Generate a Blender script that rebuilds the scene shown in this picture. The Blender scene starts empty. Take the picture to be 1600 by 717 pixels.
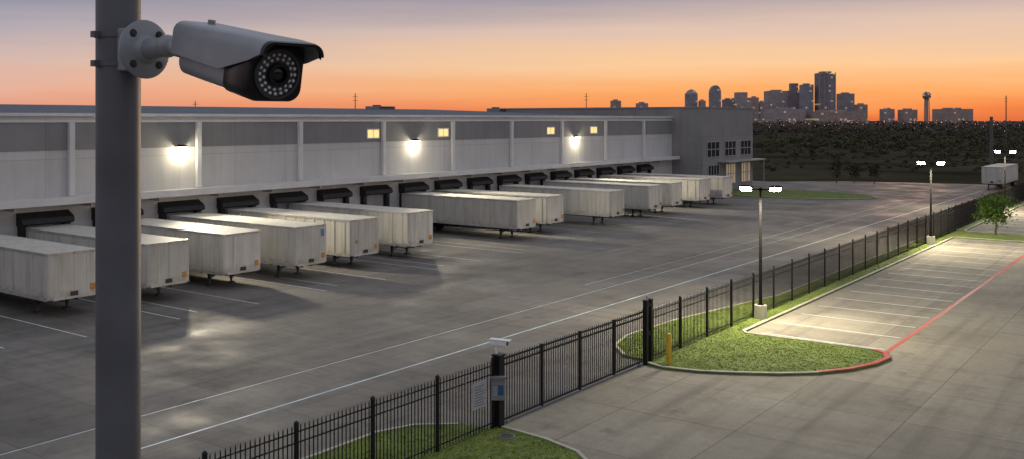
import bpy, bmesh, math, random
from mathutils import Vector, Matrix
PI=math.pi; RND=random.Random(11)
SC=bpy.context.scene; COL=SC.collection
H=12.5
TH=math.atan2(1100,1500); SN=math.sin(TH); CS=math.cos(TH)
def cw(X,Y): return (CS*X-SN*Y, SN*X+CS*Y)      # view-aligned metres -> yard axes
def wdir(X,Y,Z): a=cw(X,Y); return Vector((a[0],a[1],Z)).normalized()
def s2l(c):
    r=[]
    for k in c:
        k=k/255.0; r.append(k/12.92 if k<=.04045 else ((k+.055)/1.055)**2.4)
    return (r[0],r[1],r[2],1)
# ------------------------------------------------------------------ mesh helper
class MB:
    def __init__(s): s.v=[]; s.f=[]
    def box(s,x0,x1,y0,y1,z0,z1,M=None):
        b=len(s.v)
        p=[(x0,y0,z0),(x1,y0,z0),(x1,y1,z0),(x0,y1,z0),(x0,y0,z1),(x1,y0,z1),(x1,y1,z1),(x0,y1,z1)]
        if M is not None: p=[tuple(M@Vector(q)) for q in p]
        s.v+=p
        s.f+=[tuple(b+i for i in q) for q in ((0,3,2,1),(4,5,6,7),(0,1,5,4),(1,2,6,5),(2,3,7,6),(3,0,4,7))]
        return s
    def loft(s,rings,cap=True,closed=True):
        b=len(s.v); n=len(rings[0])
        for r in rings: s.v+=[tuple(p) for p in r]
        for i in range(len(rings)-1):
            for j in range(n if closed else n-1):
                k=(j+1)%n
                s.f.append((b+i*n+j,b+i*n+k,b+(i+1)*n+k,b+(i+1)*n+j))
        if cap:
            s.f.append(tuple(b+j for j in range(n))[::-1]); s.f.append(tuple(b+(len(rings)-1)*n+j for j in range(n)))
        return s
    def tube(s,p0,p1,r0,r1=None,n=12,cap=True):
        r1=r0 if r1 is None else r1
        p0=Vector(p0);p1=Vector(p1); d=(p1-p0).normalized()
        a=d.orthogonal().normalized(); c=d.cross(a)
        R=[]
        for p,r in ((p0,r0),(p1,r1)):
            R.append([p+(a*math.cos(2*PI*j/n)+c*math.sin(2*PI*j/n))*r for j in range(n)])
        return s.loft(R,cap)
    def ring(s,c,nrm,r0,r1,h,n=24):
        c=Vector(c); d=Vector(nrm).normalized(); a=d.orthogonal().normalized(); e=d.cross(a)
        def cir(r,o): return [c+d*o+(a*math.cos(2*PI*j/n)+e*math.sin(2*PI*j/n))*r for j in range(n)]
        rr=[cir(r0,0),cir(r1,0),cir(r1,h),cir(r0,h),cir(r0,0)]
        return s.loft(rr,False)
    def ball(s,c,r,nu=16,nv=8,sc=(1,1,1)):
        c=Vector(c); R=[]
        for i in range(nv+1):
            t=PI*i/nv
            t=min(max(t,.02),PI-.02)
            R.append([c+Vector((r*sc[0]*math.sin(t)*math.cos(2*PI*j/nu),r*sc[1]*math.sin(t)*math.sin(2*PI*j/nu),-r*sc[2]*math.cos(t))) for j in range(nu)])
        return s.loft(R,True)
    def prism(s,pts,z0,z1):
        return s.loft([[(x,y,z0) for x,y in pts],[(x,y,z1) for x,y in pts]],True)
    def poly(s,pts,z):
        b=len(s.v); s.v+=[(x,y,z) for x,y in pts]; s.f.append(tuple(range(b,b+len(pts)))); return s
    def rect(s,x0,x1,y0,y1,z): return s.poly([(x0,y0),(x1,y0),(x1,y1),(x0,y1)],z)
    def build(s,name,mat,parent=None,smooth=False,xf=None,bevel=0,fix=True,kind=None):
        me=bpy.data.meshes.new(name)
        v=s.v if xf is None else [tuple(xf@Vector(p)) for p in s.v]
        me.from_pydata(v,[],s.f)
        if fix:
            bm=bmesh.new(); bm.from_mesh(me); bmesh.ops.recalc_face_normals(bm,faces=bm.faces)
            bm.to_mesh(me); bm.free()
        if smooth:
            for p in me.polygons: p.use_smooth=True
            me.set_sharp_from_angle(angle=math.radians(40))
        me.materials.append(mat)
        o=bpy.data.objects.new(name,me); COL.objects.link(o)
        if parent: o.parent=parent
        if bevel:
            m=o.modifiers.new('bevel','BEVEL'); m.width=bevel; m.segments=2; m.limit_method='ANGLE'
        if kind: o['kind']=kind
        return o
def thing(name,label,cat,loc=(0,0,0),rz=0,group=None):
    o=bpy.data.objects.new(name,None); COL.objects.link(o)
    o.location=loc; o.rotation_euler=(0,0,rz); o.empty_display_size=.2
    o['label']=label; o['category']=cat
    if group: o['group']=group
    return o
def copy_tree(o,label=None,loc=None,rz=None,parent=None):
    c=o.copy(); COL.objects.link(c)
    if parent: c.parent=parent
    if label: c['label']=label
    if loc is not None: c.location=loc
    if rz is not None: c.rotation_euler=(0,0,rz)
    for ch in o.children: copy_tree(ch,parent=c)
    return c
# ------------------------------------------------------------------ materials
def base(name):
    m=bpy.data.materials.new(name); m.use_nodes=True
    nt=m.node_tree; b=nt.nodes['Principled BSDF']
    return m,nt,b
def N(nt,t,**k):
    n=nt.nodes.new(t)
    for a,v in k.items(): setattr(n,a,v)
    return n
def noise(nt,vec,scale,detail=4,rough=.55):
    n=N(nt,'ShaderNodeTexNoise'); n.inputs['Scale'].default_value=scale; n.inputs['Detail'].default_value=detail; n.inputs['Roughness'].default_value=rough
    nt.links.new(vec,n.inputs['Vector']); return n.outputs['Fac']
def mapr(nt,v,a,b,c,d):
    n=N(nt,'ShaderNodeMapRange'); nt.links.new(v,n.inputs[0])
    for i,x in enumerate((a,b,c,d)): n.inputs[i+1].default_value=x
    return n.outputs[0]
def mix(nt,f,A,B,bt='MIX'):
    n=N(nt,'ShaderNodeMix',data_type='RGBA',blend_type=bt)
    if isinstance(f,(int,float)): n.inputs[0].default_value=f
    else: nt.links.new(f,n.inputs[0])
    for i,x in ((6,A),(7,B)):
        if isinstance(x,(tuple,list)): n.inputs[i].default_value=(x[0],x[1],x[2],1)
        else: nt.links.new(x,n.inputs[i])
    return n.outputs[2]
def mth(nt,op,a,b=0.0):
    n=N(nt,'ShaderNodeMath',operation=op)
    for i,x in ((0,a),(1,b)):
        if isinstance(x,(int,float)): n.inputs[i].default_value=x
        else: nt.links.new(x,n.inputs[i])
    return n.outputs[0]
def bump(nt,b,h,st,dist=.02):
    n=N(nt,'ShaderNodeBump'); n.inputs['Strength'].default_value=st; n.inputs['Distance'].default_value=dist
    nt.links.new(h,n.inputs['Height']); nt.links.new(n.outputs[0],b.inputs['Normal'])
def mat(name,col,rough=.6,metal=0,var=.2,scale=3,bmp=0,world=False,spec=None):
    m,nt,b=base(name)
    if world: v=N(nt,'ShaderNodeNewGeometry').outputs['Position']
    else: v=N(nt,'ShaderNodeTexCoord').outputs['Object']
    f=noise(nt,v,scale,5)
    f2=mapr(nt,f,.3,.7,0,1)
    c=mix(nt,f2,[x*(1-var) for x in col],[x*(1+var) for x in col])
    nt.links.new(c,b.inputs['Base Color'])
    b.inputs['Roughness'].default_value=rough; b.inputs['Metallic'].default_value=metal
    if spec is not None: b.inputs['Specular IOR Level'].default_value=spec
    if bmp: bump(nt,b,noise(nt,v,scale*6,4),bmp)
    return m
def wornpaint(name,col,under,wear=.75):
    m,nt,b=base(name); v=N(nt,'ShaderNodeNewGeometry').outputs['Position']
    f=mapr(nt,noise(nt,v,3.5,6,.7),.44,.66,0,wear)
    f=mth(nt,'MULTIPLY',f,mapr(nt,noise(nt,v,.25,3),.35,.65,.35,1))
    nt.links.new(mix(nt,f,col,under),b.inputs['Base Color']); b.inputs['Roughness'].default_value=.65
    return m
def emit(name,col,st):
    m,nt,b=base(name); b.inputs['Base Color'].default_value=(*col,1)
    b.inputs['Emission Color'].default_value=(*col,1); b.inputs['Emission Strength'].default_value=st
    return m
def slab(name,c0,c1,joint,stain,w=4.6,spec=.3,rgh=.75,rv=.26):
    m,nt,b=base(name); p=N(nt,'ShaderNodeNewGeometry').outputs['Position']
    br=N(nt,'ShaderNodeTexBrick'); br.offset=0; br.squash=1
    nt.links.new(p,br.inputs['Vector'])
    for k,v in (('Scale',1),('Mortar Size',.022),('Mortar Smooth',.3),('Bias',0),('Brick Width',w),('Row Height',w)): br.inputs[k].default_value=v
    br.inputs['Color1'].default_value=(.86,.86,.86,1); br.inputs['Color2'].default_value=(1.12,1.12,1.12,1); br.inputs['Mortar'].default_value=(joint,joint,joint,1)
    c=mix(nt,mapr(nt,noise(nt,p,.06,6,.62),.34,.66,0,1),c0,c1)
    c=mix(nt,mapr(nt,noise(nt,p,.4,6,.68),.5,.72,0,.65),c,stain)
    c=mix(nt,mapr(nt,noise(nt,p,2.2,5,.7),.35,.7,0,.35),c,[x*.6 for x in c0])
    c=mix(nt,mapr(nt,noise(nt,p,9,4,.7),.3,.7,0,.3),c,[x*.55 for x in c0])
    # drips of oil
    vo2=N(nt,'ShaderNodeTexVoronoi'); vo2.inputs['Scale'].default_value=.38; nt.links.new(p,vo2.inputs['Vector'])
    c=mix(nt,mth(nt,'MULTIPLY',mapr(nt,vo2.outputs['Distance'],.05,.34,.5,0),mapr(nt,noise(nt,p,1.4,4),.45,.6,0,1)),c,[x*.35 for x in c0])
    # tyre wear: stretched along the lane and along the bays
    mp=N(nt,'ShaderNodeMapping'); mp.inputs['Scale'].default_value=(1.1,.04,1); nt.links.new(p,mp.inputs['Vector'])
    c=mix(nt,mapr(nt,noise(nt,mp.outputs[0],1,4,.6),.5,.74,0,.55),c,[x*.5 for x in c0])
    mp=N(nt,'ShaderNodeMapping'); mp.inputs['Scale'].default_value=(.05,1.2,1); mp.inputs['Rotation'].default_value=(0,0,.35); nt.links.new(p,mp.inputs['Vector'])
    c=mix(nt,mapr(nt,noise(nt,mp.outputs[0],1,4,.6),.54,.76,0,.45),c,[x*.5 for x in c0])
    vo=N(nt,'ShaderNodeTexVoronoi',feature='DISTANCE_TO_EDGE'); vo.inputs['Scale'].default_value=.16
    wv=N(nt,'ShaderNodeVectorMath',operation='ADD'); nt.links.new(p,wv.inputs[0])
    nz=N(nt,'ShaderNodeTexNoise'); nz.inputs['Scale'].default_value=.5; nt.links.new(p,nz.inputs['Vector'])
    sc=N(nt,'ShaderNodeVectorMath',operation='SCALE'); sc.inputs['Scale'].default_value=3; nt.links.new(nz.outputs['Color'],sc.inputs[0]); nt.links.new(sc.outputs[0],wv.inputs[1])
    nt.links.new(wv.outputs[0],vo.inputs['Vector'])
    cr=mth(nt,'MULTIPLY',mapr(nt,vo.outputs['Distance'],0,.006,1,0),mapr(nt,noise(nt,p,.05,2),.5,.6,0,.5))
    c=mix(nt,cr,c,[x*.4 for x in c0])
    c=mix(nt,1.0,c,br.outputs['Color'],'MULTIPLY')
    nt.links.new(c,b.inputs['Base Color'])
    nt.links.new(mapr(nt,noise(nt,p,.22,5),.32,.68,rgh-rv,rgh+.12),b.inputs['Roughness']); b.inputs['Specular IOR Level'].default_value=spec
    bump(nt,b,noise(nt,p,9,4),.25,.02)
    return m
def panelmat(name,c0,c1,w=6.1,h=3.1):
    m,nt,b=base(name); p=N(nt,'ShaderNodeNewGeometry').outputs['Position']
    sx=N(nt,'ShaderNodeSeparateXYZ'); nt.links.new(p,sx.inputs[0])
    cx=N(nt,'ShaderNodeCombineXYZ'); nt.links.new(mth(nt,'ADD',mth(nt,'ADD',sx.outputs[1],sx.outputs[0]),4.9),cx.inputs[0]); nt.links.new(sx.outputs[2],cx.inputs[1])
    br=N(nt,'ShaderNodeTexBrick'); br.offset=0; nt.links.new(cx.outputs[0],br.inputs['Vector'])
    for k,v in (('Scale',1),('Mortar Size',.02),('Mortar Smooth',.2),('Bias',0),('Brick Width',w),('Row Height',h)): br.inputs[k].default_value=v
    br.inputs['Color1'].default_value=(.95,.95,.95,1); br.inputs['Color2'].default_value=(1.04,1.04,1.04,1); br.inputs['Mortar'].default_value=(.62,.62,.62,1)
    c=mix(nt,mapr(nt,noise(nt,p,.25,5),.3,.7,0,1),c0,c1)
    mp=N(nt,'ShaderNodeMapping'); mp.inputs['Scale'].default_value=(1.2,1.2,.08); nt.links.new(p,mp.inputs['Vector'])
    c=mix(nt,mapr(nt,noise(nt,mp.outputs[0],1,5,.65),.5,.8,0,.4),c,[x*.6 for x in c0])
    c=mix(nt,1.0,c,br.outputs['Color'],'MULTIPLY')
    nt.links.new(c,b.inputs['Base Color']); b.inputs['Roughness'].default_value=.8; b.inputs['Specular IOR Level'].default_value=.25
    bump(nt,b,noise(nt,p,6,4),.15)
    return m
def leafmat(name,ca,cb,big=None):
    m,nt,b=base(name); g=N(nt,'ShaderNodeNewGeometry')
    f=mth(nt,'ADD',mth(nt,'MULTIPLY',g.outputs['Random Per Island'],.5),mth(nt,'MULTIPLY',mapr(nt,noise(nt,g.outputs['Position'],.8,3),.3,.7,0,1),.5))
    c=mix(nt,f,ca,cb)
    if big: c=mix(nt,mapr(nt,noise(nt,g.outputs['Position'],.35,4),.5,.72,0,.6),c,big)
    nt.links.new(c,b.inputs['Base Color']); b.inputs['Roughness'].default_value=.85; b.inputs['Specular IOR Level'].default_value=.03
    return m
def trailermat():
    m,nt,b=base('trailer_paint'); o=N(nt,'ShaderNodeTexCoord').outputs['Object']; oi=N(nt,'ShaderNodeObjectInfo')
    add=N(nt,'ShaderNodeVectorMath',operation='ADD'); nt.links.new(o,add.inputs[0])
    cb=N(nt,'ShaderNodeCombineXYZ'); 
    for i in range(3): nt.links.new(mth(nt,'MULTIPLY',oi.outputs['Random'],60),cb.inputs[i])
    nt.links.new(cb.outputs[0],add.inputs[1]); v=add.outputs[0]
    c=mix(nt,oi.outputs['Random'],(.51,.495,.45),(.64,.62,.56))
    mp=N(nt,'ShaderNodeMapping'); mp.inputs['Scale'].default_value=(2.2,2.2,.16); nt.links.new(v,mp.inputs['Vector'])
    c=mix(nt,mapr(nt,noise(nt,mp.outputs[0],1,6,.65),.46,.78,0,.65),c,(.27,.24,.19))
    c=mix(nt,mapr(nt,noise(nt,v,.7,5,.6),.48,.74,0,.45),c,(.38,.36,.32))
    sx=N(nt,'ShaderNodeSeparateXYZ'); nt.links.new(o,sx.inputs[0])
    low=mapr(nt,sx.outputs[2],1.15,1.8,1,0)
    c=mix(nt,mth(nt,'MULTIPLY',low,mapr(nt,noise(nt,v,1.6,5,.7),.42,.68,0,.85)),c,(.18,.105,.06))
    nt.links.new(c,b.inputs['Base Color']); b.inputs['Roughness'].default_value=.6; b.inputs['Specular IOR Level'].default_value=.25
    return m
def citymat(name,col,lit=.95,em=.20,cell=6.5):
    m,nt,b=base(name); o=N(nt,'ShaderNodeTexCoord').outputs['Object']
    sc=N(nt,'ShaderNodeVectorMath',operation='MULTIPLY'); nt.links.new(o,sc.inputs[0]); sc.inputs[1].default_value=(1/cell,1/400.0,1/(cell*.8))
    ad=N(nt,'ShaderNodeVectorMath',operation='ADD'); nt.links.new(sc.outputs[0],ad.inputs[0]); ad.inputs[1].default_value=(.37,.43,.21)
    fl=N(nt,'ShaderNodeVectorMath',operation='FLOOR'); nt.links.new(ad.outputs[0],fl.inputs[0])
    wn=N(nt,'ShaderNodeTexWhiteNoise'); nt.links.new(fl.outputs[0],wn.inputs['Vector'])
    on=mth(nt,'GREATER_THAN',wn.outputs['Value'],lit)
    nt.links.new(mix(nt,wn.outputs['Value'],[x*.84 for x in col],[x*1.16 for x in col]),b.inputs['Base Color'])
    b.inputs['Emission Color'].default_value=(1,.72,.45,1)
    nt.links.new(mth(nt,'MULTIPLY',on,em),b.inputs['Emission Strength'])
    b.inputs['Roughness'].default_value=.8
    return m
m_yard=slab('yard_concrete',(.150,.140,.130),(.232,.217,.198),.5,(.088,.081,.075),spec=.22)
m_drive=slab('drive_concrete',(.265,.242,.20),(.345,.316,.262),.5,(.18,.162,.132),w=5.2,spec=.1,rgh=.88,rv=.08)
m_terrain=mat('dry_field',(.050,.046,.030),1,var=.5,scale=.03,world=True,spec=0)
m_white=wornpaint('road_paint',(.66,.68,.70),(.25,.24,.22))
m_red=wornpaint('red_paint',(.34,.018,.016),(.17,.06,.05),.5)
m_kerb=mat('kerb_concrete',(.40,.38,.33),.85,var=.2,scale=1.2,bmp=.2,world=True)
m_soil=mat('lawn_soil',(.115,.16,.03),.95,var=.35,scale=.7,world=True)
m_grass=leafmat('grass_blades',(.135,.20,.028),(.25,.31,.055),(.26,.235,.08))
m_wall=panelmat('wall_panels',(.53,.522,.51),(.60,.592,.578))
m_band=panelmat('band_panels',(.225,.224,.226),(.27,.268,.27))
m_trim=mat('white_trim',(.64,.64,.635),.5,var=.08,scale=.6,world=True)
m_office=panelmat('office_panels',(.235,.230,.232),(.29,.285,.286),4.2,4.8)
m_roof=mat('blue_grey_roof',(.055,.08,.115),.7,var=.2,scale=.15,world=True)
m_black=mat('black_rubber',(.018,.018,.02),.7,var=.3,scale=2)
m_door=mat('dock_door_paint',(.36,.36,.36),.6,var=.15,scale=1)
m_glass=mat('dark_glass',(.02,.025,.035),.12,var=.2,scale=1)
m_lit=emit('lit_window',(1,.68,.26),.95)
m_trail=trailermat()
m_alu=mat('aluminium_rail',(.44,.43,.41),.5,.3,var=.2,scale=1.5)
m_under=mat('dark_chassis',(.03,.03,.032),.7,var=.4,scale=2)
m_tyre=mat('tyre_rubber',(.018,.018,.018),.85,var=.3,scale=5)
m_rim=mat('rim_steel',(.35,.35,.36),.5,.4,var=.2,scale=4)
m_fence=mat('black_fence_paint',(.010,.010,.011),.5,var=.3,scale=3,spec=.25)
m_pole=mat('grey_pole_paint',(.098,.107,.122),.5,.2,var=.16,scale=5,bmp=.05)
m_lamp=mat('lamp_pole_bronze',(.010,.010,.010),.85,.0,var=.2,scale=2,spec=.05)
m_lens=emit('lamp_lens',(1,.94,.80),60)
m_wlens=emit('wall_lamp_lens',(1,.90,.66),14)
m_camgrey=mat('camera_shell',(.235,.25,.275),.4,.1,var=.10,scale=9)
m_camdark=mat('camera_front',(.010,.010,.011),.3,var=.2,scale=9,spec=.3)
m_steel=mat('brushed_steel',(.42,.42,.42),.4,.8,var=.1,scale=20)
m_led=mat('led_dome',(.60,.61,.63),.2,.2,var=.1,scale=30)
m_optic=mat('lens_glass',(.008,.009,.016),.05,var=.2,scale=10)
m_ledplate=mat('led_plate',(.04,.04,.044),.4,var=.2,scale=20)
m_yellow=mat('yellow_paint',(.62,.40,.03),.55,var=.2,scale=3)
m_bark=mat('bark',(.09,.065,.045),.9,var=.4,scale=8,bmp=.4)
m_leaf=leafmat('young_leaves',(.07,.14,.025),(.20,.28,.07))
m_dleaf=leafmat('dark_leaves',(.024,.032,.014),(.065,.07,.035))
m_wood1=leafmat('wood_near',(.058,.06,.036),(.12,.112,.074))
m_wood2=leafmat('wood_mid_haze',(.085,.075,.06),(.15,.125,.105))  # distance haze mixed into the leaf colour
m_wood3=leafmat('wood_far_haze',(.15,.12,.118),(.22,.165,.155))  # stronger purple haze put into the colour of the farthest trees
m_hvac=mat('galvanised_unit',(.22,.23,.25),.5,.2,var=.15,scale=1.5)
m_mast=mat('mast_grey',(.10,.09,.09),.7,var=.2,scale=1)
m_sign=mat('sign_face',(.36,.38,.40),.5,var=.06,scale=2)
m_ink=mat('sign_ink',(.10,.11,.13),.6,var=.1,scale=2)
m_blue=mat('blue_screen',(.03,.09,.22),.25,var=.15,scale=6)
m_bluest=mat('blue_sticker',(.05,.20,.36),.5,var=.1,scale=3)
m_orange=mat('orange_plate',(.50,.20,.03),.5,var=.2,scale=3)
m_camwhite=mat('white_camera',(.75,.76,.78),.4,var=.05,scale=6)
# ------------------------------------------------------------------ ground
MB().rect(-7000,7000,-7000,7000,-.03).build('ground',m_terrain,kind='structure')
MB().poly([(-200,-40),(-23.5,-40),(-23.5,205),(-60,196),(-72,186),(-200,186)],0).build('truck_yard',m_yard,kind='structure')
MB().poly([(-23.5,-40),(70,-40),(70,190),(-23.5,190)],0).build('driveway',m_drive,kind='structure')
lm=MB()
for x,y0,y1,w in ((-33,6,200,.10),(-36.6,6,200,.06),(-38.6,62,150,.05),(-30.2,52,150,.055)): lm.rect(x-w/2,x+w/2,y0,y1,.005)
lm.build('lane_glow_markings',mat('lane_glow_paint',(.58,.73,.82),.5,var=.3,scale=.6,world=True),kind='structure')  # pale blue colour stands in for the glow of these lines
ys=MB()
for k in range(-2,18):
    y=36.3+6.17*k; ys.rect(-74,-52.5,y-.05,y+.05,.005)
    if k%2==0: ys.rect(-66,-53.5,y+1.94,y+2.04,.005)
ys.build('yard_stall_markings',m_white,kind='structure')
ps=MB()
for k in range(17):
    y=54.2+3.42*k; ps.rect(-21.6,-14.6,y-.055,y+.055,.005)
for k in range(9):
    y=118.5+3.4*k; ps.rect(-21.6,-14.8,y-.055,y+.055,.005)
ps.build('parking_markings',m_white,kind='structure')
MB().rect(-14.42,-14.16,53.4,150,.005).build('fire_lane_line',m_red,kind='structure')
def offs(pts,d):
    out=[]; n=len(pts)
    for i in range(n):
        a=Vector(pts[i-1]) if i>0 else None; c=Vector(pts[i+1]) if i<n-1 else None; p=Vector(pts[i])
        ns=[]
        for q,r in ((a,p),(p,c)):
            if q is None or r is None or (r-q).length<1e-6: continue
            t=(r-q).normalized(); ns.append(Vector((-t.y,t.x)))
        m=ns[0] if len(ns)==1 else (ns[0]+ns[1]).normalized()
        k=1/max(.4,m.dot(ns[0])); out.append((p.x+m.x*d*k,p.y+m.y*d*k))
    return out
def kerb(pts,mat_,w=.18,h=.14,name='kerb'):
    a=pts; b=offs(pts,w); R=[]
    for p,q in zip(a,b):
        dx=(q[0]-p[0])*.15; dy=(q[1]-p[1])*.15
        R.append([(p[0],p[1],-.02),(p[0]+dx*.2,p[1]+dy*.2,h-.02),(p[0]+dx,p[1]+dy,h),(q[0],q[1],h),(q[0],q[1],-.02)])
    MB().loft(R).build(name,mat_,kind='structure')
def inside(x,y,P):
    c=False; n=len(P)
    for i in range(n):
        x1,y1=P[i];x2,y2=P[(i+1)%n]
        if (y1>y)!=(y2>y) and x<(x2-x1)*(y-y1)/(y2-y1)+x1: c=not c
    return c
GR=MB()
def tufts(P,dens,ylim=None):
    xs=[p[0] for p in P]; y_=[p[1] for p in P]
    y0=min(y_);y1=max(y_)
    if ylim: y0=max(y0,ylim[0]); y1=min(y1,ylim[1])
    n=int((max(xs)-min(xs))*(y1-y0)*dens)
    for _ in range(n):
        x=RND.uniform(min(xs),max(xs)); y=RND.uniform(y0,y1)
        if not inside(x,y,P): continue
        for k in range(3):
            a=RND.uniform(0,2*PI); h=RND.uniform(.015,.05); w=RND.uniform(.02,.04)
            px=x+RND.uniform(-.08,.08); py=y+RND.uniform(-.08,.08)
            dx=math.cos(a)*w; dy=math.sin(a)*w; lx=RND.uniform(-.1,.1); ly=RND.uniform(-.1,.1)
            b=len(GR.v); GR.v+=[(px-dx,py-dy,.09),(px+dx,py+dy,.09),(px+lx,py+ly,.1+h)]; GR.f.append((b,b+1,b+2))
def lawn(P,name='lawn'):
    MB().prism(P,-.02,.10).build(name,m_soil,kind='structure')
isl=[(-23.46,43.6),(-22.4,43.3),(-20.6,43.7),(-19,44.5),(-17.2,45.6),(-15.7,46.9),(-14.6,48.5),(-13.9,50.3),(-13.65,52),(-14.0,53.0),(-14.8,53.5),(-22.0,53.3),(-22.35,53.7),(-22.4,109.6),(-23.46,109.6)]
lawn(isl); tufts(isl,75,(40,60)); tufts(isl,45,(60,110))
kerb(isl[0:6],m_kerb); kerb(isl[5:11],m_red,.3,name='red_kerb'); kerb(isl[10:14],m_kerb)
lb=[(-23.46,31.2),(-21,31.0),(-19.2,30.5),(-17.8,29.4),(-17,27.5),(-16.8,24),(-16.8,2),(-23.46,2)]
lawn(lb); tufts(lb,80,(14,32)); kerb(list(reversed(lb[:7])),m_kerb)
lc=[(-23.54,30.6),(-23.54,2),(-27,2),(-27,27.6),(-26.4,29.2),(-25,30.4)]
lawn(lc); tufts(lc,60,(14,32)); kerb([lc[5],lc[4],lc[3],lc[2]],m_kerb)
ld=[(-23.54,44.2),(-23.54,150),(-24.9,150),(-25.1,66),(-26.2,60),(-27.2,54),(-27.5,48.5),(-26.8,46),(-25.3,44.4)]
lawn(ld); tufts(ld,60,(44,66)); tufts(ld,30,(66,110)); kerb([ld[2],ld[3],ld[4],ld[5],ld[6],ld[7],ld[8]],m_kerb)
le=[(-23.46,109.8),(-22.4,109.8),(6,109.8),(6,116.2),(-22.2,116.2),(-22.6,117),(-22.6,160),(-23.46,160)]
lawn(le); tufts(le,30,(109,120)); kerb([le[1],le[2],le[3],le[4],le[5],le[6]],m_kerb)
fx,fy=cw(46,160)
lf=[(fx+14*math.cos(a)+RND.uniform(-.4,.4),fy+9*math.sin(a)) for a in [2*PI*i/22 for i in range(22)]]
lawn(lf); tufts(lf,10); kerb(lf+[lf[0]],m_kerb)
GR.build('grass',m_grass,fix=False,kind='stuff')
MB().rect(-23.75,-23.6,29.0,56,.004).build('gate_track',m_fence,kind='structure')
mx,my=cw(-.2,37.6)
mc=thing('utility_cover','small round dark utility cover lying in the near grass corner by the gate','cover',(mx,my,.1))
MB().tube((0,0,0),(0,0,.05),.27,n=24).build('lid',m_under,mc)
MB().ring((0,0,0),(0,0,1),.275,.32,.045,24).build('rim',m_hvac,mc)
# ------------------------------------------------------------------ warehouse
W=-75.0; UE=148.5
wh=thing('warehouse','long pale warehouse with a grey upper band, loading canopy and row of black dock shelters','warehouse',(W,UE/2,0))
off=Matrix.Translation((-W,-UE/2,0))
def wp(mb,name,m,parent=wh,**k): return mb.build(name,m,parent,xf=off,**k)
wp(MB().box(W-110,W,-45,UE,0,12.75),'wall',m_wall)
wp(MB().box(W,W+.04,-45,UE,10.0,12.25),'upper_band',m_band)
wp(MB().box(W-.25,W+.22,-45,UE,12.752,13.0),'parapet_cap',m_trim)
wp(MB().box(W,W+.12,-45,UE,12.25,12.42),'parapet_trim',m_trim)
r=MB(); r.loft([[(W-.3,y,12.8),(W-55,y,14.5),(W-110,y,12.8)] for y in (-45,UE)]); wp(r,'roof',m_roof)
for k in range(-6,9):
    y=41.6+12.06*k
    wp(MB().box(W+.045,W+.40,y-.22,y+.22,6.3,12.24),'pilaster',m_trim)
wp(MB().box(W,W+1.7,-45,UE-.5,5.85,6.25).box(W+1.7,W+1.78,-45,UE-.5,5.75,6.32),'canopy',m_trim)
br0=None
for k in range(0,20):
    y=30.3+6.17*k
    if y<UE-2:
        if br0 is None: br0=MB().box(.01,1.5,-.06,.06,5.45,5.84).build('canopy_bracket',m_alu,wh); q=br0
        else: q=br0.copy(); COL.objects.link(q); q.parent=wh
        q.location=(0,y-UE/2,0)
for y in (76.3,88.2,111.3,122.8):
    f=wp(MB().box(W+.045,W+.12,y-1.0,y-.88,10.35,11.45).box(W+.045,W+.12,y+.88,y+1.0,10.35,11.45).box(W+.045,W+.12,y-.88,y+.88,11.33,11.45).box(W+.045,W+.12,y-.88,y+.88,10.35,10.47).box(W+.045,W+.11,y-.03,y+.03,10.47,11.33),'window',m_trim)
    g=MB().box(W+.045,W+.07,y-.88,y+.88,10.47,11.33).build('pane',m_lit,f,xf=off)
for k in range(-3,18):
    y=33.2+6.17*k
    s=MB()
    s.box(W,W+.55,y-2.0,y-1.55,1.2,4.2); s.box(W,W+.55,y+1.55,y+2.0,1.2,4.2)
    s.loft([[(W,yy,4.2),(W+.6,yy,4.2),(W+1.0,yy,4.35),(W+.9,yy,4.75),(W,yy,5.2)] for yy in (y-2.1,y+2.1)])
    d=wp(s,'dock_shelter',m_black)
    p=MB().box(W+.005,W+.08,y-1.5,y+1.5,1.2,4.2)
    for q in range(1,5): p.box(W+.08,W+.1,y-1.5,y+1.5,1.2+q*.6-.02,1.2+q*.6+.02)
    p.build('dock_door',m_door,d,xf=off)
    for q in (-1.5,1.5): MB().box(W+.0,W+.3,y+q-.2,y+q+.2,.7,1.15).build('dock_bumper',m_black,d,xf=off)
for i,(y,zz,lab) in enumerate(((51.8,10.0,'lit wall floodlight on the pale warehouse, leftmost of three'),(82.9,10.0,'lit wall floodlight on the pale warehouse between the two left yellow windows'),(117.7,9.9,'lit wall floodlight on the pale warehouse between the two right yellow windows'))):
    t=thing('wall_lamp',lab,'lamp',(W+.04,y,zz),0,'floodlights on the warehouse wall')
    MB().box(.0,.16,-.12,.12,-.2,.2).build('back_plate',m_lamp,t,bevel=.01)
    MB().loft([[(.16,yy,.22),(.75,yy,.12),(.75,yy,.02),(.16,yy,.02)] for yy in (-.35,.35)]).build('hood',m_lamp,t)
    MB().box(.18,.72,-.32,.32,-.09,.018).build('lens',m_wlens,t)
    L=bpy.data.lights.new('wall_glow','POINT'); L.energy=300; L.color=(1,.88,.62); L.shadow_soft_size=.12
    o=bpy.data.objects.new('wall_glow',L); COL.objects.link(o); o.parent=t; o.location=(.8,0,-.35)
    L=bpy.data.lights.new('wall_flood','SPOT'); L.energy=17500; L.color=(1,.88,.64); L.spot_size=math.radians(112); L.spot_blend=1; L.shadow_soft_size=.5
    o=bpy.data.objects.new('wall_flood',L); COL.objects.link(o); o.parent=t; o.location=(1.3,0,-.15)
    o.rotation_euler=Vector((math.cos(math.radians(8)),0,-math.sin(math.radians(8)))).to_track_quat('-Z','Y').to_euler()
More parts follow.
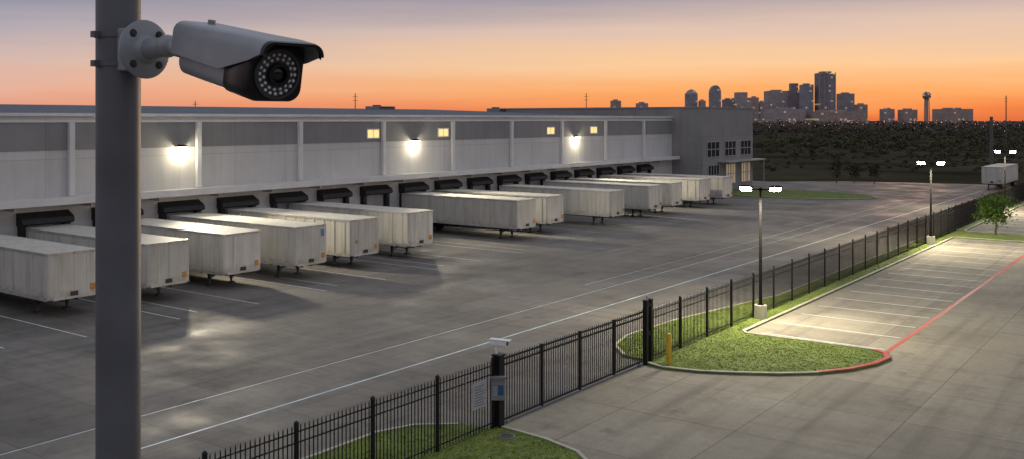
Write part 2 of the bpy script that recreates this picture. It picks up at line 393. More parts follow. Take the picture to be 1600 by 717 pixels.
# office block
OV=-69.3; OE=170.0
ob=thing('office_block','taller grey corner office block at the far end of the warehouse','office building',(OV-10,UE+10,0))
oo=Matrix.Translation((-(OV-10),-(UE+10),0))
MB().box(OV-45,OV,UE,OE,0,14.35).build('wall',m_office,ob,xf=oo)
MB().box(OV-45.1,OV+.1,UE-.1,OE+.1,14.352,14.62).build('parapet',m_office,ob,xf=oo)
def owin(y0,y1,z0,z1,m,nv=3):
    f=MB(); t=.09
    f.box(OV,OV+.12,y0-t,y0,z0-t,z1+t).box(OV,OV+.12,y1,y1+t,z0-t,z1+t).box(OV,OV+.12,y0,y1,z1,z1+t).box(OV,OV+.12,y0,y1,z0-t,z0)
    for k in range(1,nv): yy=y0+(y1-y0)*k/nv; f.box(OV,OV+.1,yy-.06,yy+.06,z0,z1)
    f.box(OV,OV+.1,y0,y1,(z0+z1)/2-.06,(z0+z1)/2+.06)
    w=f.build('window',m_door,ob,xf=oo)
    MB().box(OV,OV+.03,y0,y1,z0,z1).build('pane',m,w,xf=oo)
for y0,y1 in ((150.2,155.0),(157.4,162.0),(164.3,168.9)):
    owin(y0,y1,6.1,8.6,m_glass)
m_litw=emit('lit_office_glass',(.8,.62,.40),.16)
for i,(y0,y1) in enumerate(((150.6,154.9),(157.8,161.9),(164.6,168.6))):
    owin(y0,y1,1.2,4.6,m_litw if i!=0 else m_glass,4)
MB().box(OV,OV+2.2,UE+6,OE+.8,5.05,5.25).build('entrance_canopy',m_door,ob,xf=oo)
for y in (UE+7,UE+14,OE+.4):
    MB().tube((OV+2.0,y,0),(OV+2.0,y,5.04),.07).build('canopy_post',m_door,ob,xf=oo)
# roof things
def hvac(x,y,z,sx,sy,sz,label):
    t=thing('rooftop_unit',label,'roof unit',(x,y,z),0,'units on the warehouse roof')
    MB().box(-sx/2,sx/2,-sy/2,sy/2,-.9,sz).build('cabinet',m_hvac,t,bevel=.04)
    MB().tube((0,-sy*.2,sz),(0,-sy*.2,sz+.22),min(sx,sy)*.25,n=16).build('fan_cowl',m_under,t)
    l=MB()
    for k in range(6): l.box(sx/2,sx/2+.04,-sy*.4,sy*.4,sz*(.15+.12*k),sz*(.2+.12*k))
    l.build('louvre',m_under,t)
hvac(-111,27.5,13.7,3,3.4,1.3,'grey rooftop unit at the far left edge of the warehouse roof')
hvac(-112,41,13.7,2.2,3.6,.6,'low grey rooftop unit left of the camera pole')
hvac(-120,124,14.3,3,4.5,.5,'long low rooftop unit above the middle of the warehouse wall')
hvac(-112,148,14.0,3,3,.6,'rooftop unit nearest to the office block')
# ------------------------------------------------------------------ trailers
def make_trailer(label):
    t=thing('semi_trailer',label,'trailer',(0,0,0),0,'white trailers backed up to the docks')
    L=16.2; w=1.7; z0=1.18; z1=4.1
    b=MB().box(-L,-.1,-w+.02,w-.02,z0,z1-.03)
    for k in range(13):
        x=-L+.6+k*1.24
        for s in (-1,1): b.box(x-.05,x+.05,min(s*(w-.02),s*(w+.012)),max(s*(w-.02),s*(w+.012)),z0+.18,z1-.16)
    b.build('cargo_box',m_trail,t)
    n=MB(); pr=[(-.1,-w+.0),(-.03,-w+.03),(.04,-w+.14),(.07,-w+.4),(.07,w-.4),(.04,w-.14),(-.03,w-.03),(-.1,w)]
    n.prism(pr,z0,z1-.03)
    for k in range(1,4): y=-w+k*w*.5; n.box(.07,.085,y-.03,y+.03,z0+.15,z1-.15)
    n.build('nose_panel',m_trail,t)
    MB().box(-L,-.02,-w+.03,w-.03,z1-.03,z1).build('roof_sheet',m_trail,t)
    for s in (-1,1):
        MB().box(-L,-.1,min(s*w,s*(w+.03)),max(s*w,s*(w+.03)),z1-.14,z1+.01).build('top_rail',m_alu,t)
        MB().box(-L,-.1,min(s*w,s*(w+.03)),max(s*w,s*(w+.03)),z0-.08,z0+.16).build('bottom_rail',m_alu,t)
    MB().box(.05,.10,-w+.2,w-.2,z1-.13,z1+.005).build('nose_top_rail',m_alu,t)
    MB().box(.07,.1,-w+.3,w-.3,z0-.06,z0+.12).build('nose_bottom_rail',m_alu,t)
    u=MB().box(-L+.5,-.4,-.55,-.42,.9,z0).box(-L+.5,-.4,.42,.55,.9,z0)
    for k in range(10): u.box(-L+.8+k*1.55,-L+.9+k*1.55,-w+.1,w-.1,1.0,z0)
    u.build('chassis_rail',m_under,t)
    for s in (-1,1):
        g=MB().box(-2.75,-2.57,s*1.0-.09,s*1.0+.09,.32,1.1).box(-2.72,-2.60,s*1.0-.06,s*1.0+.06,.1,.4)
        g.loft([[(-2.68,s*1.0-.04,.5),(-2.62,s*1.0-.04,.5),(-1.6,s*1.0-.04,1.1),(-1.7,s*1.0-.04,1.1)],[(-2.68,s*1.0+.04,.5),(-2.62,s*1.0+.04,.5),(-1.6,s*1.0+.04,1.1),(-1.7,s*1.0+.04,1.1)]])
        gl=g.build('landing_leg',m_under,t)
        MB().box(-2.9,-2.42,s*1.0-.2,s*1.0+.2,.0,.09).build('foot_pad',m_under,gl)
    MB().box(-2.7,-2.62,-.9,.9,.72,.8).tube((-2.66,-.9,1.0),(-2.66,.9,.5),.03).build('leg_brace',m_under,t)
    for x in (-13.1,-14.4):
        for s in (-1,1):
            wl=MB().loft([[(x+rr*math.cos(a),s*yy,.52+rr*math.sin(a)) for a in [2*PI*k/20 for k in range(20)]] for rr,yy in ((.40,.95),(.50,.98),(.52,1.1),(.52,1.45),(.50,1.58),(.36,1.60))]).build('wheel',m_tyre,t,smooth=True)
            MB().tube((x,s*1.56,.52),(x,s*1.615,.52),.30,.2,16).build('rim',m_rim,wl)
    MB().box(-L-.02,-L+.1,-1.3,1.3,.5,.62).box(-L,-L+.1,-.8,-.7,.62,1.1).box(-L,-L+.1,.7,.8,.62,1.1).build('rear_bumper',m_under,t)
    for s in (-1,1): MB().box(-15.2,-15.16,s*1.25-.3,s*1.25+.3,.2,1.0).build('mud_flap',m_black,t)
    MB().box(.085,.12,w-.62,w-.32,z0+.35,z0+.75).build('data_plate',m_orange,t)
    MB().box(.085,.16,-.25,.2,z0+.12,z0+.4).build('connector_box',m_under,t)
    for y in (-1.2,0,1.2): MB().box(.1,.14,y-.07,y+.07,z1-.1,z1-.03).build('marker_light',m_orange,t)
    return t
TR=[(33.0,-59.0,'white semi trailer at the left edge, behind the tall camera pole'),
(39.4,-58.3,'white semi trailer just right of the camera pole, its dock side hidden'),
(45.9,-58.6,'white semi trailer, third from the left in the near row of six'),
(51.7,-57.6,'white semi trailer with a blue sticker high on its end'),
(58.1,-58.0,'white semi trailer, fifth from the left in the near row of six'),
(65.6,-58.4,'white semi trailer at the right end of the near row of six'),
(82.0,-58.2,'white semi trailer showing its whole long side beside the empty dock bays'),
(88.0,-58.6,'white semi trailer mostly hidden behind the one showing its whole long side'),
(98.6,-56.9,'white semi trailer alone mid row, half its long side in view'),
(109.2,-57.5,'white semi trailer at the left of the far group of trailers'),
(115.6,-57.7,'white semi trailer tucked behind the left one of the far group'),
(125.0,-58,'white semi trailer second from the right in the far dock row'),
(131.4,-57.4,'white semi trailer last in the dock row, nearest to the office block')]
t0=make_trailer(TR[0][2])
for i,(u,v,lab) in enumerate(TR):
    rz=math.radians(RND.uniform(-.6,.6))
    if i==0: t=t0; t.location=(v,u,0); t.rotation_euler=(0,0,rz)
    else: t=copy_tree(t0,lab,(v,u,0),rz)
    if i==3: MB().box(.087,.1,.98,1.3,3.25,3.75).build('blue_sticker',m_bluest,t)
    if i==4: MB().box(.087,.1,-1.2,-.95,2.2,2.45).build('warning_sticker',m_orange,t)
fx,fy=cw(84.5,169)
t=copy_tree(t0,'white semi trailer parked alone at the far end of the fence lane',(fx,fy,0),math.radians(-90)); del t['group']
# ------------------------------------------------------------------ fence and gate
FV=-23.5; FH=2.85; BAY=3.42
def picket(mb,y,x=0,h=FH,s=.0145):
    mb.loft([[(x-s,y-s,.14),(x+s,y-s,.14),(x+s,y+s,.14),(x-s,y+s,.14)],[(x-s,y-s,h-.09),(x+s,y-s,h-.09),(x+s,y+s,h-.09),(x-s,y+s,h-.09)],[(x-.004,y-.004,h),(x+.004,y-.004,h),(x+.004,y+.004,h),(x-.004,y+.004,h)]])
def bay_mesh(L):
    b=MB(); n=round(L/.18)
    for k in range(1,n): picket(b,L*k/n)
    for z in (.32,2.28,2.62): b.box(-.022,.022,.03,L-.03,z-.022,z+.022)
    return b
def post_mesh(h=FH+.06,s=.055):
    b=MB().box(-s,s,-s,s,0,h); b.loft([[(-s-.012,-s-.012,h),(s+.012,-s-.012,h),(s+.012,s+.012,h),(-s-.012,s+.012,h)],[(-.01,-.01,h+.07),(.01,-.01,h+.07),(.01,.01,h+.07),(-.01,.01,h+.07)]])
    return b
bm0=None; pm0=None
def fence(u0,n,label):
    global bm0,pm0
    f=thing('picket_fence',label,'fence',(FV,u0,0))
    for k in range(n+1):
        if pm0 is None: o=post_mesh().build('post',m_fence,f); pm0=o
        else: o=pm0.copy(); COL.objects.link(o); o.parent=f
        o.location=(0,k*BAY,0)
        if k<n:
            if bm0 is None: o=bay_mesh(BAY).build('picket_panel',m_fence,f); bm0=o
            else: o=bm0.copy(); COL.objects.link(o); o.parent=f
            o.location=(0,k*BAY,0)
    return f
fence(30.75-7*BAY,7,'black steel picket fence running from the bottom edge up to the gate keypad post')
fence(44.1,40,'black steel picket fence running from the gate past the lamp posts into the distance')
g=thing('sliding_gate','black steel sliding gate closed across the driveway entrance','gate',(FV-.12,31.3,0))
GL=12.4
fr=MB()
for z in (.2,2.45,2.7): fr.box(-.035,.035,0,GL,z-.035,z+.035)
for k in range(5): fr.box(-.05,.05,GL*k/4-.05,GL*k/4+.05,.1,2.8)
fr.build('gate_frame',m_fence,g)
for q in range(4):
    b=MB(); n=17
    for k in range(1,n): picket(b,GL*q/4+GL/4*k/n)
    b.build('picket_panel',m_fence,g)
for y in (.6,GL-.6): MB().tube((-.04,y,.09),(.04,y,.09),.085).build('roller',m_steel,g)
gp=thing('gate_post','thick black gate post on the left of the gate with keypad and sign','post',(FV+.06,31.05,0))
MB().box(-.17,.17,-.17,.17,0,2.95).build('shaft',m_fence,gp,bevel=.01)
MB().box(-.21,.21,-.21,.21,2.95,3.03).build('cap',m_fence,gp,bevel=.01)
MB().box(-.24,.24,-.24,.24,0,.06).build('base_plate',m_fence,gp)
tl=thing('gate_latch_post','twin black posts with guide rollers at the right end of the gate','post',(FV,43.85,0))
for y in (-.25,.25):
    MB().box(-.11,.11,y-.10,y+.10,0,3.25).box(-.13,.13,y-.12,y+.12,3.25,3.31).build('shaft',m_fence,tl,bevel=.008)
for z in (3.05,1.57): MB().box(-.09,.09,-.15,.15,z-.09,z+.09).build('cross_bar',m_fence,tl)
MB().tube((0,-.1,3.31),(0,-.1,3.5),.05).build('guide_roller',m_steel,tl)
fc=wdir(-.05,-1,0); ang=math.atan2(fc.y,fc.x)
kp=thing('intercom_box','grey intercom box with a small blue screen on the left gate post','intercom',(FV+.06+fc.x*.30,31.05+fc.y*.30,1.25),ang)
MB().box(-.14,.10,-.30,.30,0,.95).build('housing',m_hvac,kp,bevel=.03)
MB().box(.10,.2,-.33,.33,.9,.98).build('rain_hood',m_hvac,kp)
MB().box(.102,.115,.0,.22,.22,.62).build('screen',m_blue,kp)
k_=MB()
for a in range(2):
    for b in range(4): k_.box(.102,.12,-.2+a*.09,-.13+a*.09,.2+b*.1,.26+b*.1)
k_.build('keypad',m_sign,kp)
MB().box(-.2,-.14,-.08,.08,.2,.7).build('bracket',m_under,kp)
sg=thing('notice_sign','grey rectangular notice sign hung on the fence left of the gate post','sign',(FV+.09,29.75,1.15))
MB().box(0,.025,-.42,.42,0,1.05).build('sign_board',m_sign,sg,bevel=.006)
k_=MB()
for j in range(8):
    wl=(.34,.30,.34,.26,.33,.34,.22,.3)[j]; k_.box(.026,.029,-.34,-.34+2*wl*.98,.12+j*.105,.12+j*.105+.03)
k_.build('printed_lines',m_ink,sg)
def small_cam(loc,rz,label,group=None):
    t=thing('security_camera',label,'security camera',loc,rz,group)
    MB().tube((-.1,0,0),(-.1,0,.24),.05).tube((-.1,0,.24),(.0,0,.36),.04).build('mount',m_camwhite,t)
    MB().box(-.35,.38,-.13,.13,.34,.56).build('housing',m_camwhite,t,bevel=.04)
    MB().box(-.38,.50,-.155,.155,.565,.60).build('sun_shield',m_camwhite,t,bevel=.01)
    MB().tube((.375,0,.45),(.40,0,.45),.085).build('lens',m_camdark,t)
a=wdir(.9,-.4,0)
small_cam((FV+.06,31.05,3.03),math.atan2(a.y,a.x),'small white bullet camera standing on top of the left gate post')
bl=thing('bollard','yellow steel bollard beside the right end of the gate','bollard',(*cw(*(lambda Y:((1045-800)/1500*Y,Y))(18750/(571-187.0))),0))
MB().tube((0,0,0),(0,0,1.62),.13,n=16).build('tube',m_yellow,bl,smooth=True)
MB().ball((0,0,1.62),.13,16,8,(1,1,.5)).build('cap',m_yellow,bl,smooth=True)
# ------------------------------------------------------------------ lamp posts
def lamp_post(x,y,label,pw):
    d=Vector((-x,-y,0)).normalized(); ang=math.atan2(d.y,d.x)          # faces the driveway entrance
    t=thing('lamp_post',label,'lamp post',(x,y,0),ang,'twin headed lamp posts along the fence')
    MB().tube((0,0,0),(0,0,.92),.40,.38,20).build('concrete_base',m_kerb,t,smooth=True)
    MB().box(-.2,.2,-.2,.2,.92,.97).build('base_plate',m_lamp,t)
    MB().tube((0,0,.97),(0,0,8.1),.115,.075,14).build('pole',m_lamp,t,smooth=True)
    MB().tube((0,-.8,8.1),(0,.8,8.1),.045,n=10).box(-.1,.1,-.1,.1,8.0,8.2).build('cross_arm',m_lamp,t)
    for s in (-1,1):
        nrm=Vector((.56,s*.1,-.83)).normalized()
        M=Matrix.Translation((.05,s*.9,8.12))@nrm.to_track_quat('Z','X').to_matrix().to_4x4()
        h=MB().box(-.28,.28,-.40,.40,-.08,.0).build('lamp_head',m_lamp,t,xf=M,bevel=.03)
        f=MB()
        for k in range(6): f.box(-.24+k*.09,-.21+k*.09,-.24,.24,-.13,-.08)
        f.build('heat_sink',m_lamp,h,xf=M)
        MB().loft([[(-.2,-.34,.001),(.2,-.34,.001),(.2,.34,.001),(-.2,.34,.001)],[(-.17,-.30,.05),(.17,-.30,.05),(.17,.30,.05),(-.17,.30,.05)]]).build('lens',m_lens,h,xf=M)
        L=bpy.data.lights.new('lamp_beam','SPOT'); L.energy=pw; L.color=(1,.88,.62); L.spot_size=math.radians(174); L.spot_blend=.25; L.shadow_soft_size=.3
        o=bpy.data.objects.new('lamp_beam',L); COL.objects.link(o); o.parent=t
        o.location=(.95,s*.92,7.8); o.rotation_euler=Vector((.3,0,-1)).to_track_quat('-Z','Y').to_euler()
lamp_post(-23.05,57.8,'lit twin headed lamp post nearest the gate, on the grass island by the fence',4700)
lamp_post(-22.95,102.0,'lit twin headed lamp post midway along the fence near the far parking corner',5400)
lamp_post(-22.9,143.4,'lit twin headed lamp post farthest away at the right edge',5000)
# ------------------------------------------------------------------ camera pole and security camera
PX,PY=cw(-1.312,3.2)
pl=thing('camera_pole','tall round dark grey pole in the left foreground carrying the big security camera','pole',(PX,PY,0))
MB().tube((0,0,0),(0,0,13.4),.0705,n=48).build('shaft',m_pole,pl,smooth=True)
MB().tube((0,0,0),(0,0,.04),.2,n=24).build('base_flange',m_pole,pl)
MB().tube((0,0,13.4),(0,0,13.43),.076,.06,32).build('top_cap',m_pole,pl)
ZC=12.5+.107*2.13
n2=wdir(.85,-.52,0)
DC=Vector((PX,PY,ZC))+n2*.142
sc=thing('security_camera','large grey bullet security camera with a ring of lights, clamped to the foreground pole','security camera',DC)
T=Matrix.Translation(-DC)
for dz in (.05,-.045):
    MB().ring((PX,PY,ZC+dz-.008),(0,0,1),.0706,.0745,.016,40).box(PX-.012,PX+.012,PY-.092,PY-.07,ZC+dz-.01,ZC+dz+.01).build('clamp_band',m_pole,sc,xf=T)
MB().loft([[Vector((PX,PY,ZC+z))+n2*o+n2.cross(Vector((0,0,1)))*s for s,z in ((-.045,-.07),(.045,-.07),(.045,.07),(-.045,.07))] for o in (.05,.128)]).build('mount_block',m_camgrey,sc,xf=T,bevel=.006)
fl=MB().tube(DC-n2*.014,DC-n2*.004,.094,.096,48).tube(DC-n2*.004,DC,.096,.09,48).build('mount_flange',m_camgrey,sc,smooth=True,xf=T)
e1=n2.cross(Vector((0,0,1))); e2=Vector((0,0,1))
for k in range(4):
    a=PI/4+PI/2*k; p=DC+(e1*math.cos(a)+e2*math.sin(a))*.07
    MB().tube(p,p+n2*.006,.009,.008,12).ring(p,n2,.009,.013,.002,12).build('screw',m_under,fl,xf=T)
A1=DC+n2*.105+Vector((0,0,.006))
MB().tube(DC,DC+n2*.02,.05,.036,32).tube(DC+n2*.02,A1,.034,.03,32).build('mount_arm',m_camgrey,sc,smooth=True,xf=T)
cn=wdir(.70,-.685,-.19)
p0=cw(-.983,3.02); P0=Vector((p0[0],p0[1],12.714))
MB().ball(A1,.037,20,10).tube(A1,P0+cn*.03-Vector((0,0,.005)),.026,.03,20).build('ball_joint',m_camgrey,sc,smooth=True,xf=T)
cy=Vector((0,0,1)).cross(cn).normalized(); cz=cn.cross(cy)
BM=T@Matrix(((cn.x,cy.x,cz.x,P0.x),(cn.y,cy.y,cz.y,P0.y),(cn.z,cy.z,cz.z,P0.z),(0,0,0,1)))
def rr(w,h,r,n=6,cz_=0):
    o=[]
    for (sx,sz,a0) in ((1,1,0),(-1,1,PI/2),(-1,-1,PI),(1,-1,1.5*PI)):
        for k in range(n+1):
            a=a0+PI/2*k/n; o.append((sx*(w/2-r)+r*math.cos(a),sz*(h/2-r)+r*math.sin(a)+cz_))
    return o
def sec(x,w,h,r,c=0): return [(x,a,b) for a,b in rr(w,h,r,6,c)]
MB().loft([sec(.0,.11,.10,.03),sec(.012,.142,.128,.03),sec(.03,.155,.138,.03),sec(.31,.164,.146,.03)]).build('housing',m_camgrey,sc,smooth=True,xf=BM)
MB().loft([sec(.31,.1645,.1465,.03),sec(.315,.171,.154,.032),sec(.445,.175,.160,.036),sec(.455,.168,.153,.036),sec(.4555,.160,.146,.034)]).build('front_shell',m_camdark,sc,smooth=True,xf=BM)
def hood(x,w,zt,zb,th=.006):
    hw=w/2; o=[(-hw,zb),(-hw,zt-.035)]
    for k in range(1,6): a=PI-PI/2*k/6; o.append((-hw+.035+.035*math.cos(a),zt-.035+.035*math.sin(a)))
    o.append((-hw+.035,zt))
    q=[(-a,b) for a,b in reversed(o)]
    outer=o+q
    inn=[(a*(1-2*th/w),b-th if b>zb else b) for a,b in outer]
    return [(x,a,b) for a,b in outer+list(reversed(inn))]
MB().loft([hood(-.015,.170,.086,.005),hood(-.005,.182,.092,-.01),hood(.30,.192,.098,-.012),hood(.455,.196,.102,.035),hood(.52,.196,.100,.062)]).build('sun_shield',m_camgrey,sc,smooth=True,xf=BM)
MB().loft([hood(.5201,.1965,.1004,.061,.008),hood(.534,.194,.098,.062,.008)]).build('shield_lip',m_camdark,sc,smooth=True,xf=BM)
MB().tube((.06,.0,.093),(.06,0,.106),.012,n=16).build('shield_knob',m_camgrey,sc,xf=BM)
MB().ring((.4556,0,0),(1,0,0),.064,.072,.008,48).build('face_bezel',m_under,sc,smooth=True,xf=BM)
MB().tube((.4557,0,0),(.4575,0,0),.064,n=48).build('led_plate',m_ledplate,sc,xf=BM)
lr=MB().ring((.4576,0,0),(1,0,0),.023,.033,.016,40).build('lens_ring',m_camdark,sc,smooth=True,xf=BM)
MB().ball((.458,0,0),.0235,24,12,(.45,1,1)).build('lens',m_optic,lr,smooth=True,xf=BM)
for cnt,rad in ((20,.0565),(15,.0435)):
    for k in range(cnt):
        a=2*PI*k/cnt; MB().ball((.4580,rad*math.cos(a),rad*math.sin(a)),.0055,10,6).build('infrared_led',m_led,sc,smooth=True,xf=BM)
# ------------------------------------------------------------------ trees
def crown(mb,c,rx,rz,nc,nl,leaf,rnd):
    for _ in range(nc):
        while True:
            p=Vector((rnd.uniform(-1,1),rnd.uniform(-1,1),rnd.uniform(-1,1)))
            if .25<p.length<1: break
        q=Vector(c)+Vector((p.x*rx,p.y*rx,p.z*rz)); cr=rnd.uniform(.16,.3)*rx
        for _ in range(nl):
            o=q+Vector((rnd.gauss(0,cr),rnd.gauss(0,cr),rnd.gauss(0,min(cr,rz)*.8)))
            d=Vector((rnd.uniform(-1,1),rnd.uniform(-1,1),rnd.uniform(-.6,.6))).normalized(); e=d.orthogonal().normalized(); e=(Matrix.Rotation(rnd.uniform(0,6.28),3,d)@e)
            s=leaf*rnd.uniform(.6,1.3); b=len(mb.v)
            mb.v+=[tuple(o-d*s),tuple(o+e*s*.5),tuple(o+d*s),tuple(o-e*s*.5)]; mb.f.append((b,b+1,b+2,b+3))
def tree(x,y,z,h,rx,label,lm,leaf=.12,nc=45,nl=40,cat='tree',group=None,name='young_tree',seed=1):
    rnd=random.Random(seed); t=thing(name,label,cat,(x,y,z),0,group)
    tk=MB().tube((0,0,0),(.05,0,h*.35),h*.022,h*.016,8).tube((.05,0,h*.35),(.0,.06,h*.8),h*.016,h*.005,8)
    for k in range(7):
        a=k*2.4; z0=h*(.3+.06*k); tk.tube((.03,0,z0),(rx*.7*math.cos(a),rx*.7*math.sin(a),z0+h*.2),h*.008,h*.003,6)
    tk.build('trunk',m_bark,t)
    m=MB(); crown(m,(0,0,h*.62),rx,h*.36,nc,nl,leaf,rnd); m.build('crown',lm,t,fix=False)
    return t
tx,ty=cw(52.4,104); tree(tx,ty,.1,4.4,1.6,'small green leafy tree on the grass strip behind the parking bays',m_leaf,.16,50,55,seed=3)
for i,(px,Y,h,lab) in enumerate(((1307,189,4.6,'dark slim tree on the far landscaped island, leftmost of three'),(1335,192,3.6,'dark bushy tree on the far landscaped island, middle of three'),(1366,186,4.0,'dark slim tree by the far lane, rightmost of three'))):
    x,y=cw((px-800)/1500*Y,Y); tree(x,y,0,h,1.1,lab,m_dleaf,.17,26,22,'tree','trees on the far island','dark_tree',20+i)
def wood(name,Y0,Y1,px0,px1,n,hh,lm,q,ls):
    rnd=random.Random(int(Y0)); mb=MB()
    for _ in range(n):
        Y=rnd.uniform(Y0,Y1); px=rnd.uniform(px0,px1); x,y=cw((px-800)/1500*Y,Y); h=hh*rnd.uniform(.5,1.1); r=h*rnd.uniform(.6,1.3)
        crown(mb,(x,y,h*.34),r,h*.5,8,q,ls*rnd.uniform(.8,1.2),rnd)
    o=mb.build(name,lm,fix=False,kind='stuff'); return o
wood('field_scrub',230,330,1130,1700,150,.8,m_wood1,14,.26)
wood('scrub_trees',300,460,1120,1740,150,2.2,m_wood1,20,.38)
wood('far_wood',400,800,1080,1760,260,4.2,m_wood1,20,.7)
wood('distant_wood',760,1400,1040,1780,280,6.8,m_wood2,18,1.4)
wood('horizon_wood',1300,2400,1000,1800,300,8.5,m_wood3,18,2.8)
cl=MB(); rnd=random.Random(5)
for _ in range(120):
    Y=rnd.choice((rnd.uniform(600,1300),rnd.uniform(1300,2250),rnd.uniform(1300,2250))); px=rnd.uniform(1170,1620); x,y=cw((px-800)/1500*Y,Y)
    s=Y*.00023*rnd.uniform(.7,1.4); cl.ball((x,y,rnd.uniform(6,11) if Y>1300 else rnd.uniform(5,9)),s,6,4)
cl.build('distant_street_lights',emit('sodium_points',(1,.58,.28),1.5),fix=False,kind='stuff')
# ------------------------------------------------------------------ skyline
SD=3000.0
cm=[citymat('tower_blue_haze',(.26,.245,.28)),citymat('tower_grey_haze',(.34,.29,.30)),citymat('tower_dark_haze',(.21,.19,.215)),citymat('tower_warm_haze',(.34,.265,.25))]  # skyline haze is painted in: wall colours lightened and tinted purple
m_edge=mat('tower_edge',(.38,.31,.30),.6,var=.1,scale=.02)
def tower(px,w,yt,kind,mi,label,dy=0):
    Y=SD+dy; x,y=cw((px-800)/1500*Y,Y); s=Y/1500; hw=w*s/2; h=H+(187-yt)*s; dd=max(hw,18)
    t=thing('office_tower',label,'tower',(x,y,0),TH,'towers of the city skyline'); m=cm[mi]
    if kind=='flat':
        MB().box(-hw,hw,-dd,dd,0,h).build('shaft',m,t); MB().box(-hw*.5,hw*.4,-dd*.5,dd*.5,h,h+4).build('roof_plant',m,t)
    elif kind=='step':
        MB().box(-hw,hw,-dd,dd,0,h*.82).build('shaft',m,t); MB().box(-hw*.72,hw*.5,-dd*.7,dd*.7,h*.82,h).build('upper_storeys',m,t)
    elif kind=='point':
        MB().box(-hw,hw,-hw,hw,0,h*.86).build('shaft',m,t)
        MB().loft([[(-hw,-hw,h*.86),(hw,-hw,h*.86),(hw,hw,h*.86),(-hw,hw,h*.86)],[(-hw*.55,-hw*.55,h*.96),(hw*.55,-hw*.55,h*.96),(hw*.55,hw*.55,h*.96),(-hw*.55,hw*.55,h*.96)],[(-1,-1,h),(1,-1,h),(1,1,h),(-1,1,h)]]).build('pointed_roof',m,t)
    elif kind=='arch':
        MB().box(-hw,hw,-hw,hw,0,h*.80).build('shaft',m,t)
        MB().loft([[(hw*math.cos(a),yy,h*.8+h*.2*math.sin(a)) for a in [PI*k/12 for k in range(13)]] for yy in (-hw,hw)]).build('arched_top',m,t)
    elif kind=='slab':
        MB().box(-hw,hw*.2,-dd,dd,0,h).build('shaft',cm[2],t); MB().box(hw*.2+.5,hw,-dd*.9,dd*.9,0,h*.985).build('side_shaft',cm[0],t)
        for k in (-1,-.45,.1,.98): MB().box(hw*k-.9,hw*k+.9,-dd-1.5,-dd-.3,0,h+2).build('bright_edge',m_edge,t)
        MB().box(-hw*.6,hw*.6,-dd*.6,dd*.6,h,h+5).build('roof_plant',cm[2],t)
    return t
for a in ((962,15,158,'flat',3,'short block alone at the left start of the skyline'),(1003,17,162,'flat',1,'short wide block, second from the skyline left'),
(1080,17,140,'point',0,'tower with a tapered cap, left of the arched top tower'),(1097,8,158,'flat',1,'low slim block between the tapered and the arched tower'),
(1117,16,134,'arch',0,'slim tower with a tall arched top'),(1137,14,156,'flat',2,'low dark block just right of the arched tower'),
(1159,27,145,'step',1,'wide stepped tower right of the arched tower'),(1178,11,153,'flat',3,'small warm block between the stepped tower and the broad grey tower'),
(1190,9,160,'flat',1,'shortest block left of the broad grey tower'),(1213,31,143,'flat',1,'broad grey tower in the middle of the skyline'),
(1241,18,131,'step',2,'dark stepped tower, left one of the touching pair'),(1260,17,133,'flat',0,'flat topped tower, right one of the touching pair'),
(1289,25,115,'slab',2,'tallest tower of the skyline with bright vertical edges'),(1321,21,147,'flat',0,'blue tower right of the tallest tower'),
(1345,15,164,'flat',3,'low warm block right of the blue tower'),(1386,17,171,'flat',1,'low block midway between the blue tower and the ball tower'),
(1418,22,172,'flat',3,'low wide block left of the ball tower'),(1488,44,171,'flat',3,'long low block right of the ball tower'),
(1226,50,171,'flat',1,'long low grey block in front of the broad tower'),(1300,80,175,'flat',3,'long low warm block at the foot of the tallest tower')):
    tower(*a,dy=RND.uniform(-120,120) if a[1]<48 else -260)
x,y=cw((1448-800)/1500*SD,SD); t=thing('observation_tower','thin concrete tower with a round ball top','tower',(x,y,0),TH)
MB().tube((0,0,0),(0,0,76),5.2,4.6,14).build('shaft',m_edge,t)
for k in range(3): a=2.1*k; MB().tube((9*math.cos(a),9*math.sin(a),0),(7*math.cos(a),7*math.sin(a),76),1.4,n=8).build('side_column',m_edge,t)
MB().ball((0,0,86),13,20,12).build('ball_top',citymat('ball_lights',(.26,.21,.2),.85,.4,4),t,smooth=True)
def mast(px,Y,yt,r,label,arms=True,name='utility_pole'):
    x,y=cw((px-800)/1500*Y,Y); h=H+(187-yt)/1500*Y
    t=thing(name,label,'pole',(x,y,0),TH)
    MB().tube((0,0,0),(0,0,h),r,r*.7,10).build('shaft',m_mast,t)
    if arms:
        for q in (.94,.88): MB().box(-.9,.9,-.08,.08,h*q-.06,h*q+.06).build('cross_arm',m_mast,t)
mast(555,330,146,.2,'thin utility pole rising beyond the warehouse roof, left of centre')
mast(916,380,146,.2,'thin utility pole rising beyond the warehouse roof near the skyline')
mast(305,300,158,.18,'short thin pole tip showing over the warehouse roof right of the camera')
mast(1572,480,150,.33,'tall thin pole against the orange sky at the right edge')
mast(1549,196,183,.42,'thick grey pole standing beyond the fence at far right',False,'monopole')
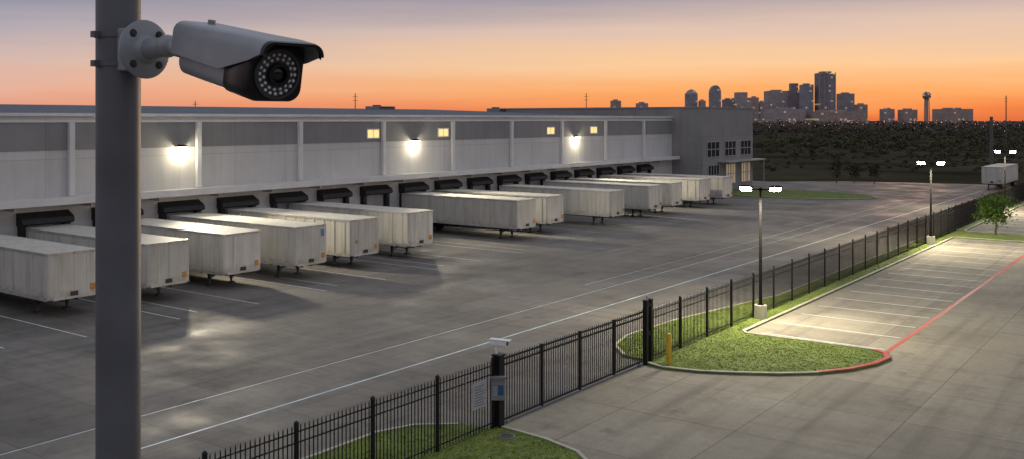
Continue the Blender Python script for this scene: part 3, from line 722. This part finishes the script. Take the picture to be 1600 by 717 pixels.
# ------------------------------------------------------------------ sky, sun, camera
w=bpy.data.worlds.new('World'); SC.world=w; w.use_nodes=True; nt=w.node_tree; bg=nt.nodes['Background']
tc=N(nt,'ShaderNodeTexCoord').outputs['Generated']
sx=N(nt,'ShaderNodeSeparateXYZ'); nt.links.new(tc,sx.inputs[0])
sd=wdir(.42,1,0)
dt=N(nt,'ShaderNodeVectorMath',operation='DOT_PRODUCT'); nt.links.new(tc,dt.inputs[0]); dt.inputs[1].default_value=sd
mp=N(nt,'ShaderNodeMapping'); mp.inputs['Scale'].default_value=(2.2,2.2,34); nt.links.new(tc,mp.inputs['Vector'])
cloud=noise(nt,mp.outputs[0],1.3,5,.55)
el=mth(nt,'ADD',mth(nt,'MULTIPLY',sx.outputs[2],1/.3),mapr(nt,cloud,.3,.7,-.022,.022))
def ramp(stops):
    r=N(nt,'ShaderNodeValToRGB'); e=r.color_ramp.elements
    e[0].position=stops[0][0]; e[0].color=s2l(stops[0][1]); e[1].position=stops[-1][0]; e[1].color=s2l(stops[-1][1])
    for p,c in stops[1:-1]: q=e.new(p); q.color=s2l(c)
    nt.links.new(el,r.inputs[0]); return r.outputs[0]
sun_r=ramp([(0,(226,114,66)),(.033,(246,138,74)),(.1,(253,174,106)),(.19,(252,204,154)),(.30,(226,196,178)),(.41,(170,160,168)),(.62,(164,167,179)),(1,(179,182,193))])
awy_r=ramp([(0,(204,142,126)),(.033,(224,158,136)),(.1,(230,178,160)),(.19,(208,182,178)),(.30,(168,164,178)),(.41,(128,135,158)),(.62,(160,164,177)),(1,(179,182,193))])
sky=mix(nt,mapr(nt,dt.outputs['Value'],.58,.97,0,1),awy_r,sun_r)
ni=N(nt,'ShaderNodeTexSky'); ni.sky_type='NISHITA'; ni.sun_disc=False; ni.sun_elevation=math.radians(1.5); ni.sun_rotation=math.atan2(sd.x,sd.y)
nsc=N(nt,'ShaderNodeMix',data_type='RGBA',blend_type='ADD'); nsc.inputs[0].default_value=.0008
nt.links.new(sky,nsc.inputs[6]); nt.links.new(ni.outputs[0],nsc.inputs[7])
nt.links.new(nsc.outputs[2],bg.inputs['Color']); bg.inputs['Strength'].default_value=1.0
L=bpy.data.lights.new('sun','SUN'); L.energy=.25; L.angle=math.radians(4); L.color=(1,.55,.28)
o=bpy.data.objects.new('sun',L); COL.objects.link(o); d=Vector((sd.x,sd.y,math.tan(math.radians(2.5)))); o.rotation_euler=d.to_track_quat('Z','Y').to_euler()
cd=bpy.data.cameras.new('camera'); cam=bpy.data.objects.new('camera',cd); COL.objects.link(cam)
cam.location=(0,0,H); cam.rotation_euler=(PI/2,0,TH); cd.sensor_width=36; cd.lens=36*1500/1600; cd.shift_y=-171.5/1600; cd.clip_start=.05; cd.clip_end=20000
SC.camera=cam
SC.view_settings.view_transform='Standard'; SC.view_settings.look='None'; SC.view_settings.exposure=0
